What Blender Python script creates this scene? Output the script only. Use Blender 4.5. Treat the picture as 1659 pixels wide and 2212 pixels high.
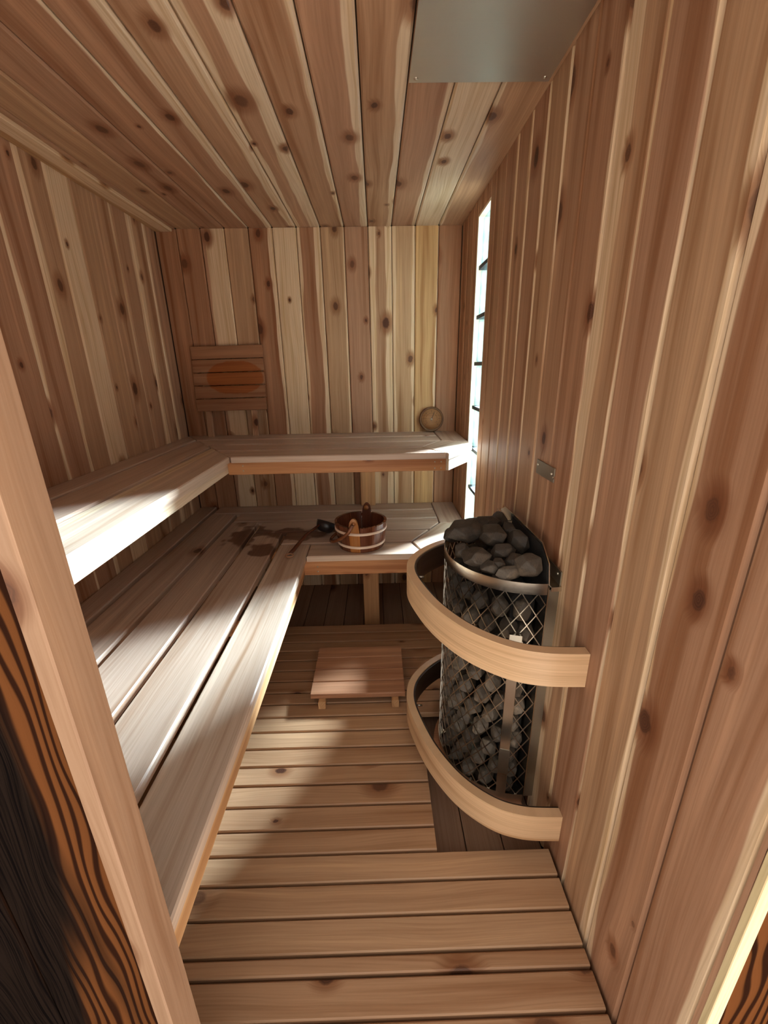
import bpy, bmesh, math, random
from mathutils import Vector, Matrix, noise
C = bpy.context.scene
for o in list(bpy.data.objects): bpy.data.objects.remove(o)
col = C.collection
V = Vector

# ---------------------------------------------------------------- camera
cam = bpy.data.cameras.new('camera'); camo = bpy.data.objects.new('camera', cam); col.objects.link(camo)
cam.sensor_fit = 'HORIZONTAL'; cam.sensor_width = 36.0; cam.lens = 909.81/1659*36.0
cam.clip_start = 0.02; cam.clip_end = 200
_M = ((0.99966324, -0.02259232, 0.01276708), (-0.0194119, -0.32452742, 0.94567708), (-0.01722177, -0.94560644, -0.32485669))
rot = Matrix(((_M[0][0], -_M[0][1], -_M[0][2], 0), (_M[1][0], -_M[1][1], -_M[1][2], 0), (_M[2][0], -_M[2][1], -_M[2][2], 0), (0, 0, 0, 1)))
camo.matrix_world = Matrix.Translation((0, 0, 1.35)) @ rot
C.camera = camo
# ---------------------------------------------------------------- world, sun, exposure
w = bpy.data.worlds.new('world'); C.world = w; w.use_nodes = True
bg = w.node_tree.nodes['Background']; bg.inputs[0].default_value = (1.0, 0.965, 0.91, 1); bg.inputs[1].default_value = 1.15
sun = bpy.data.lights.new('sun', 'SUN'); sun.energy = 205.0; sun.angle = math.radians(19); sun.color = (1.0, 0.84, 0.84)
suno = bpy.data.objects.new('sun', sun); col.objects.link(suno)
sd = V((-0.72, -0.69, -0.355))
suno.rotation_euler = sd.to_track_quat('-Z', 'Y').to_euler(); suno.location = (4, 6, 5)
C.view_settings.view_transform = 'Standard'; C.view_settings.look = 'None'
C.view_settings.exposure = 0.26; C.view_settings.gamma = 1.0; C.view_settings.use_curve_mapping = False

XW, XL, YB, YF, ZC, ZF = 0.487, -1.157, 2.627, 0.354, 2.065, -0.08

# ---------------------------------------------------------------- materials
class NT:
    def __init__(s, name):
        s.m = bpy.data.materials.new(name); s.m.use_nodes = True; s.t = s.m.node_tree
        s.b = s.t.nodes['Principled BSDF']; s.out = s.t.nodes['Material Output']
    def n(s, ty, ins=None, **kw):
        nd = s.t.nodes.new(ty)
        for k, v in kw.items(): setattr(nd, k, v)
        if ins:
            for k, v in ins.items():
                if isinstance(v, bpy.types.NodeSocket): s.t.links.new(v, nd.inputs[k])
                else: nd.inputs[k].default_value = v
        return nd
    def m_(s, op, a, b=None, c=None, clamp=False):
        nd = s.t.nodes.new('ShaderNodeMath'); nd.operation = op; nd.use_clamp = clamp
        for i, v in enumerate((a, b, c)):
            if v is None: continue
            if isinstance(v, bpy.types.NodeSocket): s.t.links.new(v, nd.inputs[i])
            else: nd.inputs[i].default_value = v
        return nd.outputs[0]
    def mix(s, f, a, b, bt='MIX'):
        nd = s.t.nodes.new('ShaderNodeMix'); nd.data_type = 'RGBA'; nd.blend_type = bt
        for i, v in ((0, f), (6, a), (7, b)):
            if isinstance(v, bpy.types.NodeSocket): s.t.links.new(v, nd.inputs[i])
            else: nd.inputs[i].default_value = v if i == 0 else (*v, 1)
        return nd.outputs[2]
    def ss(s, x, lo, hi):
        nd = s.t.nodes.new('ShaderNodeMapRange'); nd.interpolation_type = 'SMOOTHSTEP'
        for i, v in enumerate((x, lo, hi, 0.0, 1.0)):
            if isinstance(v, bpy.types.NodeSocket): s.t.links.new(v, nd.inputs[i])
            else: nd.inputs[i].default_value = v
        return nd.outputs[0]
    def ramp(s, f, stops):
        nd = s.t.nodes.new('ShaderNodeValToRGB'); e = nd.color_ramp.elements
        while len(e) < len(stops): e.new(0.5)
        for el, (p, c) in zip(e, stops): el.position = p; el.color = (*c, 1)
        s.t.links.new(f, nd.inputs[0]); return nd.outputs[0]
    def attr(s, name):
        nd = s.t.nodes.new('ShaderNodeAttribute'); nd.attribute_type = 'OBJECT'; nd.attribute_name = name
        return nd.outputs['Fac']
    def link(s, a, b): s.t.links.new(a, b)

def wood(name, tones, sap=(0.80, 0.60, 0.40), knots=0.5, streak=1.0, rough=0.5, knotcol=(0.055, 0.020, 0.011), stain=False, spec=0.35):
    k = NT(name)
    uv = k.n('ShaderNodeUVMap').outputs[0]
    sep = k.n('ShaderNodeSeparateXYZ', {0: uv}); u, v = sep.outputs[0], sep.outputs[1]
    seed, tone, sl, sr, hw = [k.attr(a) for a in ('seed', 'tone', 'sapl', 'sapr', 'hw')]
    us = k.m_('ADD', u, k.m_('MULTIPLY', seed, 17.3)); vs = k.m_('ADD', v, k.m_('MULTIPLY', seed, 5.7))
    def vec(a, sa, b, sb, c=None):
        return k.n('ShaderNodeCombineXYZ', {0: k.m_('MULTIPLY', a, sa), 1: k.m_('MULTIPLY', b, sb), 2: k.m_('MULTIPLY', seed, 31.0) if c is None else c}).outputs[0]
    def nz(vc, det=2.0, ro=0.5):
        return k.n('ShaderNodeTexNoise', {'Vector': vc, 'Scale': 1.0, 'Detail': det, 'Roughness': ro}).outputs['Fac']
    # knots, voronoi in metres
    kv = vec(us, 3.6, vs, 5.5)
    vo = k.n('ShaderNodeTexVoronoi', {'Vector': kv, 'Scale': 1.0, 'Randomness': 1.0}, voronoi_dimensions='2D')
    kd = k.m_('DIVIDE', vo.outputs['Distance'], 5.0)
    cs = k.n('ShaderNodeSeparateColor', {0: vo.outputs['Color']})
    r = cs.outputs[0]
    pres = k.ss(r, 1 - knots, 1 - knots + 0.02)
    rk = k.m_('MULTIPLY', pres, k.m_('MULTIPLY_ADD', k.m_('POWER', cs.outputs[1], 1.6), 0.020, 0.006))
    wob = k.m_('MULTIPLY_ADD', nz(vec(us, 60, vs, 60), 2), 0.010, -0.005)
    kdw = k.m_('ADD', kd, wob)
    kn = k.m_('SUBTRACT', 1.0, k.ss(kdw, k.m_('MULTIPLY', rk, 0.6), k.m_('ADD', rk, 0.0005)))
    kn = k.m_('MULTIPLY', kn, pres)
    halo = k.m_('MULTIPLY', k.m_('SUBTRACT', 1.0, k.ss(kd, rk, k.m_('MULTIPLY_ADD', rk, 2.4, 0.004))), pres)
    # warped grain
    w1 = k.m_('MULTIPLY_ADD', nz(vec(us, 1.6, vs, 7), 1), 0.05, -0.025)
    vw = k.m_('ADD', k.m_('ADD', vs, w1), k.m_('MULTIPLY', halo, 0.012))
    broad = nz(vec(us, 0.8, vw, 26), 2)
    fine = nz(vec(us, 4.0, vw, 210), 3, 0.6)
    g2 = nz(vec(us, 1.5, vw, 75), 2)
    base = k.ramp(tone, tones)
    shift = k.m_('MULTIPLY_ADD', broad, 1.0 * streak, -0.5 * streak)
    base = k.mix(k.ss(shift, 0.02, 0.22), base, k.mix(1.0, base, (0.72, 0.60, 0.50), 'MULTIPLY'))
    base = k.mix(k.ss(shift, -0.02, -0.2), base, k.mix(1.0, base, (1.22, 1.24, 1.24), 'MULTIPLY'))
    # sapwood bands along the board edges
    n1 = k.m_('MULTIPLY_ADD', nz(vec(us, 2.2, vs, 1.5), 2), 0.05, -0.025)
    n2 = k.m_('MULTIPLY_ADD', nz(vec(us, 2.0, vs, 1.5, k.m_('MULTIPLY_ADD', seed, 11.0, 40.0)), 2), 0.05, -0.025)
    el = k.m_('ADD', v, hw); er = k.m_('SUBTRACT', hw, v)
    on_l = k.m_('GREATER_THAN', sl, 0.001); on_r = k.m_('GREATER_THAN', sr, 0.001)
    ml = k.m_('MULTIPLY', k.ss(k.m_('SUBTRACT', k.m_('ADD', sl, n1), el), -0.002, 0.003), on_l)
    mr = k.m_('MULTIPLY', k.ss(k.m_('SUBTRACT', k.m_('ADD', sr, n2), er), -0.002, 0.003), on_r)
    sm = k.m_('MAXIMUM', ml, mr)
    sm = k.m_('MULTIPLY', sm, k.m_('SUBTRACT', 1.0, k.m_('MULTIPLY', halo, 0.8)))
    sapc = k.mix(k.ss(g2, 0.42, 0.75), sap, (sap[0]*0.86, sap[1]*0.78, sap[2]*0.66))
    c = k.mix(k.m_('MULTIPLY', sm, 0.92), base, sapc)
    c = k.mix(k.m_('MULTIPLY', k.ss(g2, 0.5, 0.8), 0.35), c, k.mix(1.0, c, (0.70, 0.60, 0.52), 'MULTIPLY'))
    c = k.mix(k.ss(fine, 0.35, 0.7), c, k.mix(1.0, c, (0.84, 0.80, 0.76), 'MULTIPLY'))
    c = k.mix(k.m_('MULTIPLY', halo, 0.75), c, k.mix(1.0, c, (0.55, 0.38, 0.28), 'MULTIPLY'))
    # ring inside a knot
    ring = k.m_('SINE', k.m_('MULTIPLY', kdw, 1500.0))
    kc = k.mix(k.ss(ring, -0.5, 0.9), knotcol, (knotcol[0]*1.7, knotcol[1]*1.6, knotcol[2]*1.5))
    c = k.mix(k.m_('MULTIPLY', kn, k.m_('MULTIPLY_ADD', cs.outputs[2], 0.4, 0.56)), c, kc)
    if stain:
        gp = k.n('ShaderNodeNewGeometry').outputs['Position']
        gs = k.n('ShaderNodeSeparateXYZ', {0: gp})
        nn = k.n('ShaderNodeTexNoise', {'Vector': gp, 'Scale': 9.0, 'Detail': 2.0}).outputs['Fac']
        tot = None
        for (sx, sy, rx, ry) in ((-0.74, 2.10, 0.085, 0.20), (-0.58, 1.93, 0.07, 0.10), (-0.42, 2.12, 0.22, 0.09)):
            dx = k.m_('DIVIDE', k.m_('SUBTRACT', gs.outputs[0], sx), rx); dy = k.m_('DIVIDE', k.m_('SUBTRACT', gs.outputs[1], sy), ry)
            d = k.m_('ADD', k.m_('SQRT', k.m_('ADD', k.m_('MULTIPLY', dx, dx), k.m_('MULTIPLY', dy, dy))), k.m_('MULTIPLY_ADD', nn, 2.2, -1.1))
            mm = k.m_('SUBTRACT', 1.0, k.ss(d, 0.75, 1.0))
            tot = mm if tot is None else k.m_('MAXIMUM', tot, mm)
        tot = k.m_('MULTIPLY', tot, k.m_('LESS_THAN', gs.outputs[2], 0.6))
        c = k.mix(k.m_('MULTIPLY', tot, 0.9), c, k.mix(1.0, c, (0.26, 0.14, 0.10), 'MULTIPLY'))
    k.link(c, k.b.inputs['Base Color'])
    k.b.inputs['Roughness'].default_value = rough
    k.b.inputs['Specular IOR Level'].default_value = spec
    bp = k.n('ShaderNodeBump', {'Height': k.m_('SUBTRACT', fine, k.m_('MULTIPLY', kn, 0.7)), 'Strength': 0.12, 'Distance': 0.002})
    k.link(bp.outputs[0], k.b.inputs['Normal'])
    return k.m

T_WALL = ((0.0, (0.36, 0.165, 0.080)), (0.35, (0.44, 0.245, 0.150)), (0.65, (0.50, 0.31, 0.175)), (1.0, (0.60, 0.355, 0.15)))
T_BENCH = ((0.0, (0.48, 0.34, 0.26)), (0.5, (0.55, 0.41, 0.32)), (1.0, (0.66, 0.52, 0.40)))
T_APRON = ((0.0, (0.50, 0.215, 0.085)), (0.5, (0.60, 0.30, 0.13)), (1.0, (0.72, 0.46, 0.24)))
T_DECK = ((0.0, (0.44, 0.24, 0.13)), (0.5, (0.51, 0.30, 0.165)), (1.0, (0.58, 0.36, 0.205)))
T_SUB = ((0.0, (0.27, 0.16, 0.10)), (0.5, (0.32, 0.195, 0.125)), (1.0, (0.37, 0.24, 0.155)))
T_GUARD = ((0.0, (0.68, 0.44, 0.25)), (1.0, (0.76, 0.51, 0.30)))
M_wall = wood('cedar_plank', T_WALL, knots=0.58, streak=1.1, spec=0.18)
M_ceil = wood('cedar_ceiling', T_WALL, knots=0.55, streak=0.9, sap=(0.76, 0.60, 0.42))
M_bench = wood('bench_cedar', T_BENCH, knots=0.10, streak=0.8, rough=0.42, stain=True, sap=(0.80, 0.66, 0.48), spec=0.5)
M_apron = wood('apron_cedar', T_APRON, knots=0.55, streak=1.0)
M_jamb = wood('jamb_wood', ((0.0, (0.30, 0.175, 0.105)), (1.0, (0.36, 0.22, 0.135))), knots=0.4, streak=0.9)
M_edge = wood('pale_edge_wood', ((0.0, (0.72, 0.58, 0.33)), (1.0, (0.76, 0.62, 0.36))), knots=0.1, streak=0.4)
M_deck = wood('deck_cedar', T_DECK, knots=0.30, streak=0.7, rough=0.45)
M_sub = wood('floor_cedar', T_SUB, knots=0.1, streak=0.6, rough=0.6)
M_guard = wood('guard_wood', T_GUARD, knots=0.0, streak=0.7, rough=0.35, spec=0.5)
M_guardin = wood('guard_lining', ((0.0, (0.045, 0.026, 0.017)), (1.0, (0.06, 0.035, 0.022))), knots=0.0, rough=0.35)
M_slat = wood('slat_cedar', ((0.0, (0.45, 0.215, 0.115)), (1.0, (0.56, 0.30, 0.17))), knots=0.05, streak=0.9)
M_bucket = wood('bucket_stave', ((0.0, (0.10, 0.028, 0.014)), (0.5, (0.17, 0.055, 0.025)), (1.0, (0.40, 0.155, 0.04))), knots=0.0, rough=0.22, spec=0.6)

def simple(name, c, rough=0.5, metal=0.0, bump=0.0, bscale=60, spec=0.5, var=0.0):
    k = NT(name); k.b.inputs['Roughness'].default_value = rough; k.b.inputs['Metallic'].default_value = metal
    k.b.inputs['Specular IOR Level'].default_value = spec
    tc = k.n('ShaderNodeTexCoord').outputs['Object']
    nn = k.n('ShaderNodeTexNoise', {'Vector': tc, 'Scale': bscale, 'Detail': 4.0}).outputs['Fac']
    c2 = tuple(x*(1-var) for x in c)
    k.link(k.mix(k.ss(nn, 0.35, 0.65), c, c2), k.b.inputs['Base Color'])
    if bump:
        k.link(k.n('ShaderNodeBump', {'Height': nn, 'Strength': bump, 'Distance': 0.002}).outputs[0], k.b.inputs['Normal'])
    return k.m
def brushed(name, c, rough):
    k = NT(name); k.b.inputs['Metallic'].default_value = 1.0; k.b.inputs['Base Color'].default_value = (*c, 1)
    tc = k.n('ShaderNodeTexCoord').outputs['Object']
    mp = k.n('ShaderNodeMapping', {'Vector': tc, 'Scale': (4.0, 300.0, 300.0)})
    nn = k.n('ShaderNodeTexNoise', {'Vector': mp.outputs[0], 'Scale': 1.0, 'Detail': 2.0}).outputs['Fac']
    k.link(k.m_('MULTIPLY_ADD', nn, 0.12, rough), k.b.inputs['Roughness'])
    return k.m
M_steel = brushed('stainless_steel', (0.66, 0.62, 0.55), 0.16)
M_wire = simple('mesh_steel', (0.55, 0.49, 0.40), 0.28, 1.0)
M_shield = brushed('brushed_shield', (0.58, 0.55, 0.49), 0.34)
M_plate = brushed('dull_plate', (0.36, 0.33, 0.27), 0.38)
M_dark = simple('dark_matte', (0.012, 0.010, 0.009), 0.8)  # near-black for the light-blocking box and the plate soot
M_black = simple('black_cup', (0.015, 0.012, 0.012), 0.35)
M_backing = simple('wall_backing', (0.06, 0.035, 0.02), 0.9)
M_screw = simple('screw_metal', (0.62, 0.58, 0.5), 0.3, 1.0)
M_hoop = simple('pale_hoop', (0.80, 0.60, 0.46), 0.35)
M_joint = simple('dark_joint', (0.03, 0.035, 0.04), 0.6)
M_reveal = simple('window_reveal', (0.80, 0.70, 0.55), 0.5, var=0.1)
M_ground = simple('outside_ground', (0.14, 0.14, 0.11), 0.95, bscale=3, var=0.3)
M_tick = simple('dial_print', (0.05, 0.025, 0.012), 0.6)
M_face = wood('dial_wood', ((0.0, (0.36, 0.165, 0.065)), (1.0, (0.40, 0.19, 0.08))), knots=0.0, streak=0.7)
M_rim = wood('dial_rim', ((0.0, (0.16, 0.075, 0.03)), (1.0, (0.20, 0.095, 0.04))), knots=0.0, streak=0.5)

def stone_mat():
    k = NT('sauna_stone')
    tc = k.n('ShaderNodeTexCoord').outputs['Object']
    rnd = k.attr('tone')
    n1 = k.n('ShaderNodeTexNoise', {'Vector': tc, 'Scale': 22.0, 'Detail': 5.0, 'Roughness': 0.6}).outputs['Fac']
    n2 = k.n('ShaderNodeTexNoise', {'Vector': tc, 'Scale': 240.0, 'Detail': 3.0}).outputs['Fac']
    base = k.ramp(rnd, ((0.0, (0.026, 0.020, 0.015)), (0.5, (0.075, 0.058, 0.043)), (1.0, (0.21, 0.172, 0.13))))
    c = k.mix(k.ss(n1, 0.45, 0.7), base, k.mix(1.0, base, (1.9, 1.8, 1.65), 'MULTIPLY'))
    c = k.mix(k.m_('MULTIPLY', k.ss(n2, 0.5, 0.7), 0.4), c, k.mix(1.0, c, (0.5, 0.5, 0.5), 'MULTIPLY'))
    k.link(c, k.b.inputs['Base Color']); k.b.inputs['Roughness'].default_value = 0.62
    h = k.m_('ADD', k.m_('MULTIPLY', n1, 1.0), k.m_('MULTIPLY', n2, 0.25))
    k.link(k.n('ShaderNodeBump', {'Height': h, 'Strength': 0.6, 'Distance': 0.006}).outputs[0], k.b.inputs['Normal'])
    return k.m
M_stone = stone_mat()

def burnt_mat():
    k = NT('charred_siding')
    uv = k.n('ShaderNodeUVMap').outputs[0]
    sep = k.n('ShaderNodeSeparateXYZ', {0: uv}); u, v = sep.outputs[0], sep.outputs[1]; seed = k.attr('seed'); tone = k.attr('tone')
    def nz(su, sv, o, det=2.0):
        vc = k.n('ShaderNodeCombineXYZ', {0: k.m_('MULTIPLY', u, su), 1: k.m_('MULTIPLY', v, sv), 2: k.m_('MULTIPLY_ADD', seed, 9.0, o)}).outputs[0]
        return k.n('ShaderNodeTexNoise', {'Vector': vc, 'Scale': 1.0, 'Detail': det}).outputs['Fac']
    warp = nz(2.0, 9.0, 0.0)
    vw = k.m_('ADD', v, k.m_('MULTIPLY', warp, 0.12))
    g = k.m_('SINE', k.m_('MULTIPLY', vw, 430.0))
    fine = k.n('ShaderNodeTexNoise', {'Vector': k.n('ShaderNodeCombineXYZ', {0: k.m_('MULTIPLY', u, 6.0), 1: k.m_('MULTIPLY', vw, 420.0), 2: seed}).outputs[0], 'Scale': 1.0, 'Detail': 3.0}).outputs['Fac']
    char = k.m_('ADD', k.m_('MULTIPLY', nz(1.6, 14.0, 5.0), 1.3), k.m_('MULTIPLY_ADD', v, 7.0, k.m_('MULTIPLY_ADD', tone, -1.0, -0.08)))
    light = k.mix(k.ss(g, -0.2, 0.8), (0.13, 0.047, 0.016), (0.024, 0.009, 0.005))
    dark = k.mix(k.ss(fine, 0.4, 0.7), (0.014, 0.009, 0.007), (0.004, 0.003, 0.003))
    c = k.mix(k.ss(char, 0.35, 0.65), light, dark)
    k.link(c, k.b.inputs['Base Color']); k.b.inputs['Roughness'].default_value = 0.75; k.b.inputs['Specular IOR Level'].default_value = 0.0
    k.link(k.n('ShaderNodeBump', {'Height': k.m_('ADD', g, fine), 'Strength': 0.35, 'Distance': 0.002}).outputs[0], k.b.inputs['Normal'])
    return k.m
M_burnt = burnt_mat()

def glass_mat():
    k = NT('wavy_glass_block')
    tc = k.n('ShaderNodeTexCoord').outputs['Object']
    wv = k.n('ShaderNodeTexNoise', {'Vector': k.n('ShaderNodeMapping', {'Vector': tc, 'Scale': (1, 26, 9)}).outputs[0], 'Scale': 1.0, 'Detail': 2.0, 'Distortion': 1.2}).outputs['Fac']
    tint = k.mix(k.ss(wv, 0.42, 0.62), (0.60, 0.80, 0.87), (0.80, 0.91, 0.95))
    tr = k.n('ShaderNodeBsdfTransparent', {'Color': tint}); tl = k.n('ShaderNodeBsdfTranslucent', {'Color': (0.80, 0.93, 0.96, 1)})
    gl = k.n('ShaderNodeBsdfGlossy', {'Color': (1, 1, 1, 1), 'Roughness': 0.15})
    m1 = k.n('ShaderNodeMixShader', {0: 0.015, 1: tr.outputs[0], 2: tl.outputs[0]})
    m2 = k.n('ShaderNodeMixShader', {0: 0.08, 1: m1.outputs[0], 2: gl.outputs[0]})
    bp = k.n('ShaderNodeBump', {'Height': wv, 'Strength': 0.5, 'Distance': 0.01}); k.link(bp.outputs[0], gl.inputs['Normal'])
    k.link(m2.outputs[0], k.out.inputs['Surface']); return k.m
M_glass = glass_mat()

def backrest_mat():
    """slat wood with the oval dark oil stain across the three middle slats (a stain on the wood)"""
    m = wood('backrest_cedar', ((0.0, (0.30, 0.138, 0.068)), (1.0, (0.36, 0.175, 0.09))), knots=0.04, streak=0.9)
    t = m.node_tree; b = t.nodes['Principled BSDF']; src = b.inputs['Base Color'].links[0].from_socket
    tc = t.nodes.new('ShaderNodeTexCoord')
    k = NT.__new__(NT); k.t = t; k.m = m
    uv = k.n('ShaderNodeUVMap').outputs[0]
    sep = k.n('ShaderNodeSeparateXYZ', {0: uv}); vv = k.m_('ADD', sep.outputs[1], k.attr('row'))
    nn = k.n('ShaderNodeTexNoise', {'Vector': uv, 'Scale': 25.0}).outputs['Fac']
    dx = k.m_('DIVIDE', k.m_('SUBTRACT', sep.outputs[0], 0.035), 0.168); dy = k.m_('DIVIDE', k.m_('SUBTRACT', vv, 0.005), 0.094)
    d = k.m_('ADD', k.m_('SQRT', k.m_('ADD', k.m_('POWER', k.m_('ABSOLUTE', dx), 2.6), k.m_('MULTIPLY', dy, dy))), k.m_('MULTIPLY_ADD', nn, 0.16, -0.08))
    f = k.m_('MULTIPLY', k.m_('SUBTRACT', 1.0, k.ss(d, 0.92, 1.0)), 0.85)
    c = k.mix(f, (1, 1, 1), (1, 1, 1)); 
    nd = t.nodes.new('ShaderNodeMix'); nd.data_type = 'RGBA'; nd.blend_type = 'MULTIPLY'
    t.links.new(f, nd.inputs[0]); t.links.new(src, nd.inputs[6]); nd.inputs[7].default_value = (0.90, 0.50, 0.13, 1)
    t.links.new(nd.outputs[2], b.inputs['Base Color']); return m
M_backrest = backrest_mat()

# ---------------------------------------------------------------- helpers
rng = random.Random(7)
def meta(o, label=None, cat=None, group=None, kind=None):
    if label: o['label'] = label
    if cat: o['category'] = cat
    if group: o['group'] = group
    if kind: o['kind'] = kind
    return o
def empty(name, loc, **kw):
    o = bpy.data.objects.new(name, None); o.empty_display_size = 0.05; o.location = loc; col.objects.link(o); return meta(o, **kw)
def wood_attr(o, tone, sapl=0.0, sapr=0.0, hw=0.065, seed=None):
    o['seed'] = rng.random()*4 if seed is None else seed
    o['tone'] = float(tone); o['sapl'] = float(sapl); o['sapr'] = float(sapr); o['hw'] = float(hw)
def link(name, me, mat, parent=None, mw=Matrix()):
    o = bpy.data.objects.new(name, me); col.objects.link(o)
    if mat and not me.materials: me.materials.append(mat)
    if parent is not None:
        o.parent = parent
        o.matrix_basis = pw(parent).inverted() @ mw
    else: o.matrix_world = mw
    return o
_pw = {}
def pw(o):
    if o.parent is None: return Matrix.LocRotScale(o.location, o.rotation_euler, o.scale)
    return pw(o.parent) @ o.matrix_basis
_cache = {}
def board_mesh(L, W, T, ch, mat):
    key = (round(L, 4), round(W, 4), round(T, 4), ch, mat.name)
    if key in _cache: return _cache[key]
    h = W/2
    prof = [(-h, -T), (h, -T), (h, -ch), (h-ch, 0), (-h+ch, 0), (-h, -ch)]
    vs = [(x, y, z) for x in (-L/2, L/2) for y, z in prof]; n = 6
    fs = [tuple(range(n))[::-1], tuple(range(n, 2*n))] + [(i, (i+1) % n, n+(i+1) % n, n+i) for i in range(n)]
    me = bpy.data.meshes.new('board'); me.from_pydata(vs, [], fs); me.update()
    uvl = me.uv_layers.new(name='UVMap')
    for p in me.polygons:
        for li in p.loop_indices:
            x, y, z = me.vertices[me.loops[li].vertex_index].co
            sy = 1 if y > 0 else -1; sx = 1 if x > 0 else -1
            if abs(p.normal.x) > 0.9: x = x - z*sx
            uvl.data[li].uv = (x, y - z*sy)
    bm = bmesh.new(); bm.from_mesh(me); bmesh.ops.recalc_face_normals(bm, faces=bm.faces); bm.to_mesh(me); bm.free()
    me.materials.append(mat); _cache[key] = me; return me
def board(name, parent, p0, p1, n, W, T, mat, tone=0.5, sapl=0, sapr=0, ch=0.003, seed=None, kind=None):
    """board whose front-face centre line runs p0->p1, front facing n"""
    p0, p1, n = V(p0), V(p1), V(n).normalized(); ex = (p1-p0); L = ex.length; ex.normalize(); ey = n.cross(ex).normalized(); ez = ex.cross(ey)
    c = (p0+p1)/2
    mw = Matrix(((ex.x, ey.x, ez.x, c.x), (ex.y, ey.y, ez.y, c.y), (ex.z, ey.z, ez.z, c.z), (0, 0, 0, 1)))
    o = link(name, board_mesh(L, W, T, ch, mat), mat, parent, mw)
    wood_attr(o, tone, sapl, sapr, W/2, seed)
    if kind: o['kind'] = kind
    return o
def prism(name, parent, poly, z0, z1, mat, ang=0.0, tone=0.5, sapl=0, sapr=0, ch=0.003, seed=None):
    """vertical prism from an xy polygon; grain along direction ang"""
    cx = sum(p[0] for p in poly)/len(poly); cy = sum(p[1] for p in poly)/len(poly)
    bm = bmesh.new(); vs = [bm.verts.new((p[0]-cx, p[1]-cy, z1)) for p in poly]
    f = bm.faces.new(vs)
    if f.normal.z < 0 or f.calc_area() == 0: pass
    bmesh.ops.recalc_face_normals(bm, faces=bm.faces)
    r = bmesh.ops.extrude_face_region(bm, geom=[f])
    for v in r['geom']:
        if isinstance(v, bmesh.types.BMVert): v.co.z = z0
    bmesh.ops.recalc_face_normals(bm, faces=bm.faces)
    if ch:
        es = [e for e in bm.edges if all(abs(v.co.z-z1) < 1e-6 for v in e.verts)]
        bmesh.ops.bevel(bm, geom=es, offset=ch, segments=1, affect='EDGES')
    for v in bm.verts: v.co.z -= (z0+z1)/2
    me = bpy.data.meshes.new(name); uvl = bm.loops.layers.uv.new('UVMap')
    ca, sa = math.cos(ang), math.sin(ang); hw = max(abs(-p[0]*sa+p[1]*ca - (-cx*sa+cy*ca)) for p in poly)
    for fc in bm.faces:
        for lp in fc.loops:
            x, y, z = lp.vert.co; uu, vv = x*ca+y*sa, -x*sa+y*ca
            if abs(fc.normal.z) < 0.5: vv += z*1.0
            lp[uvl].uv = (uu, vv)
    bm.to_mesh(me); bm.free()
    o = link(name, me, mat, parent, Matrix.Translation((cx, cy, (z0+z1)/2))); wood_attr(o, tone, sapl, sapr, hw, seed); return o
def boxes(name, bxs, mat, parent=None, bevel=0.0, loc=(0, 0, 0)):
    bm = bmesh.new()
    for (x0, x1, y0, y1, z0, z1) in bxs:
        r = bmesh.ops.create_cube(bm, size=1.0)
        for v in r['verts']: v.co = V(((x0+x1)/2+v.co.x*(x1-x0), (y0+y1)/2+v.co.y*(y1-y0), (z0+z1)/2+v.co.z*(z1-z0))) - V(loc)
    if bevel: bmesh.ops.bevel(bm, geom=list(bm.edges), offset=bevel, segments=1, affect='EDGES')
    me = bpy.data.meshes.new(name); bm.to_mesh(me); bm.free()
    o = link(name, me, mat, parent, Matrix.Translation(loc)); return o
def lathe(name, prof, mat, parent, loc, axis=(0, 0, 1), seg=32, smooth=True):
    bm = bmesh.new(); rings = []
    for r, z in prof:
        rings.append([bm.verts.new((r*math.cos(a), r*math.sin(a), z)) for a in [2*math.pi*i/seg for i in range(seg)]] if r > 1e-6 else [bm.verts.new((0, 0, z))])
    for a, b in zip(rings, rings[1:]):
        for i in range(seg):
            j = (i+1) % seg
            if len(a) == 1 and len(b) > 1: bm.faces.new((a[0], b[i], b[j]))
            elif len(b) == 1 and len(a) > 1: bm.faces.new((a[i], a[j], b[0]))
            elif len(a) > 1: bm.faces.new((a[i], a[j], b[j], b[i]))
    bmesh.ops.recalc_face_normals(bm, faces=bm.faces)
    uvl = bm.loops.layers.uv.new('UVMap')
    for f in bm.faces:
        f.smooth = smooth
        for lp in f.loops: lp[uvl].uv = (lp.vert.co.x, lp.vert.co.y)
    me = bpy.data.meshes.new(name); bm.to_mesh(me); bm.free()
    mw = Matrix.Translation(loc) @ V(axis).to_track_quat('Z', 'Y').to_matrix().to_4x4()
    o = link(name, me, mat, parent, mw); return o
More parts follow.
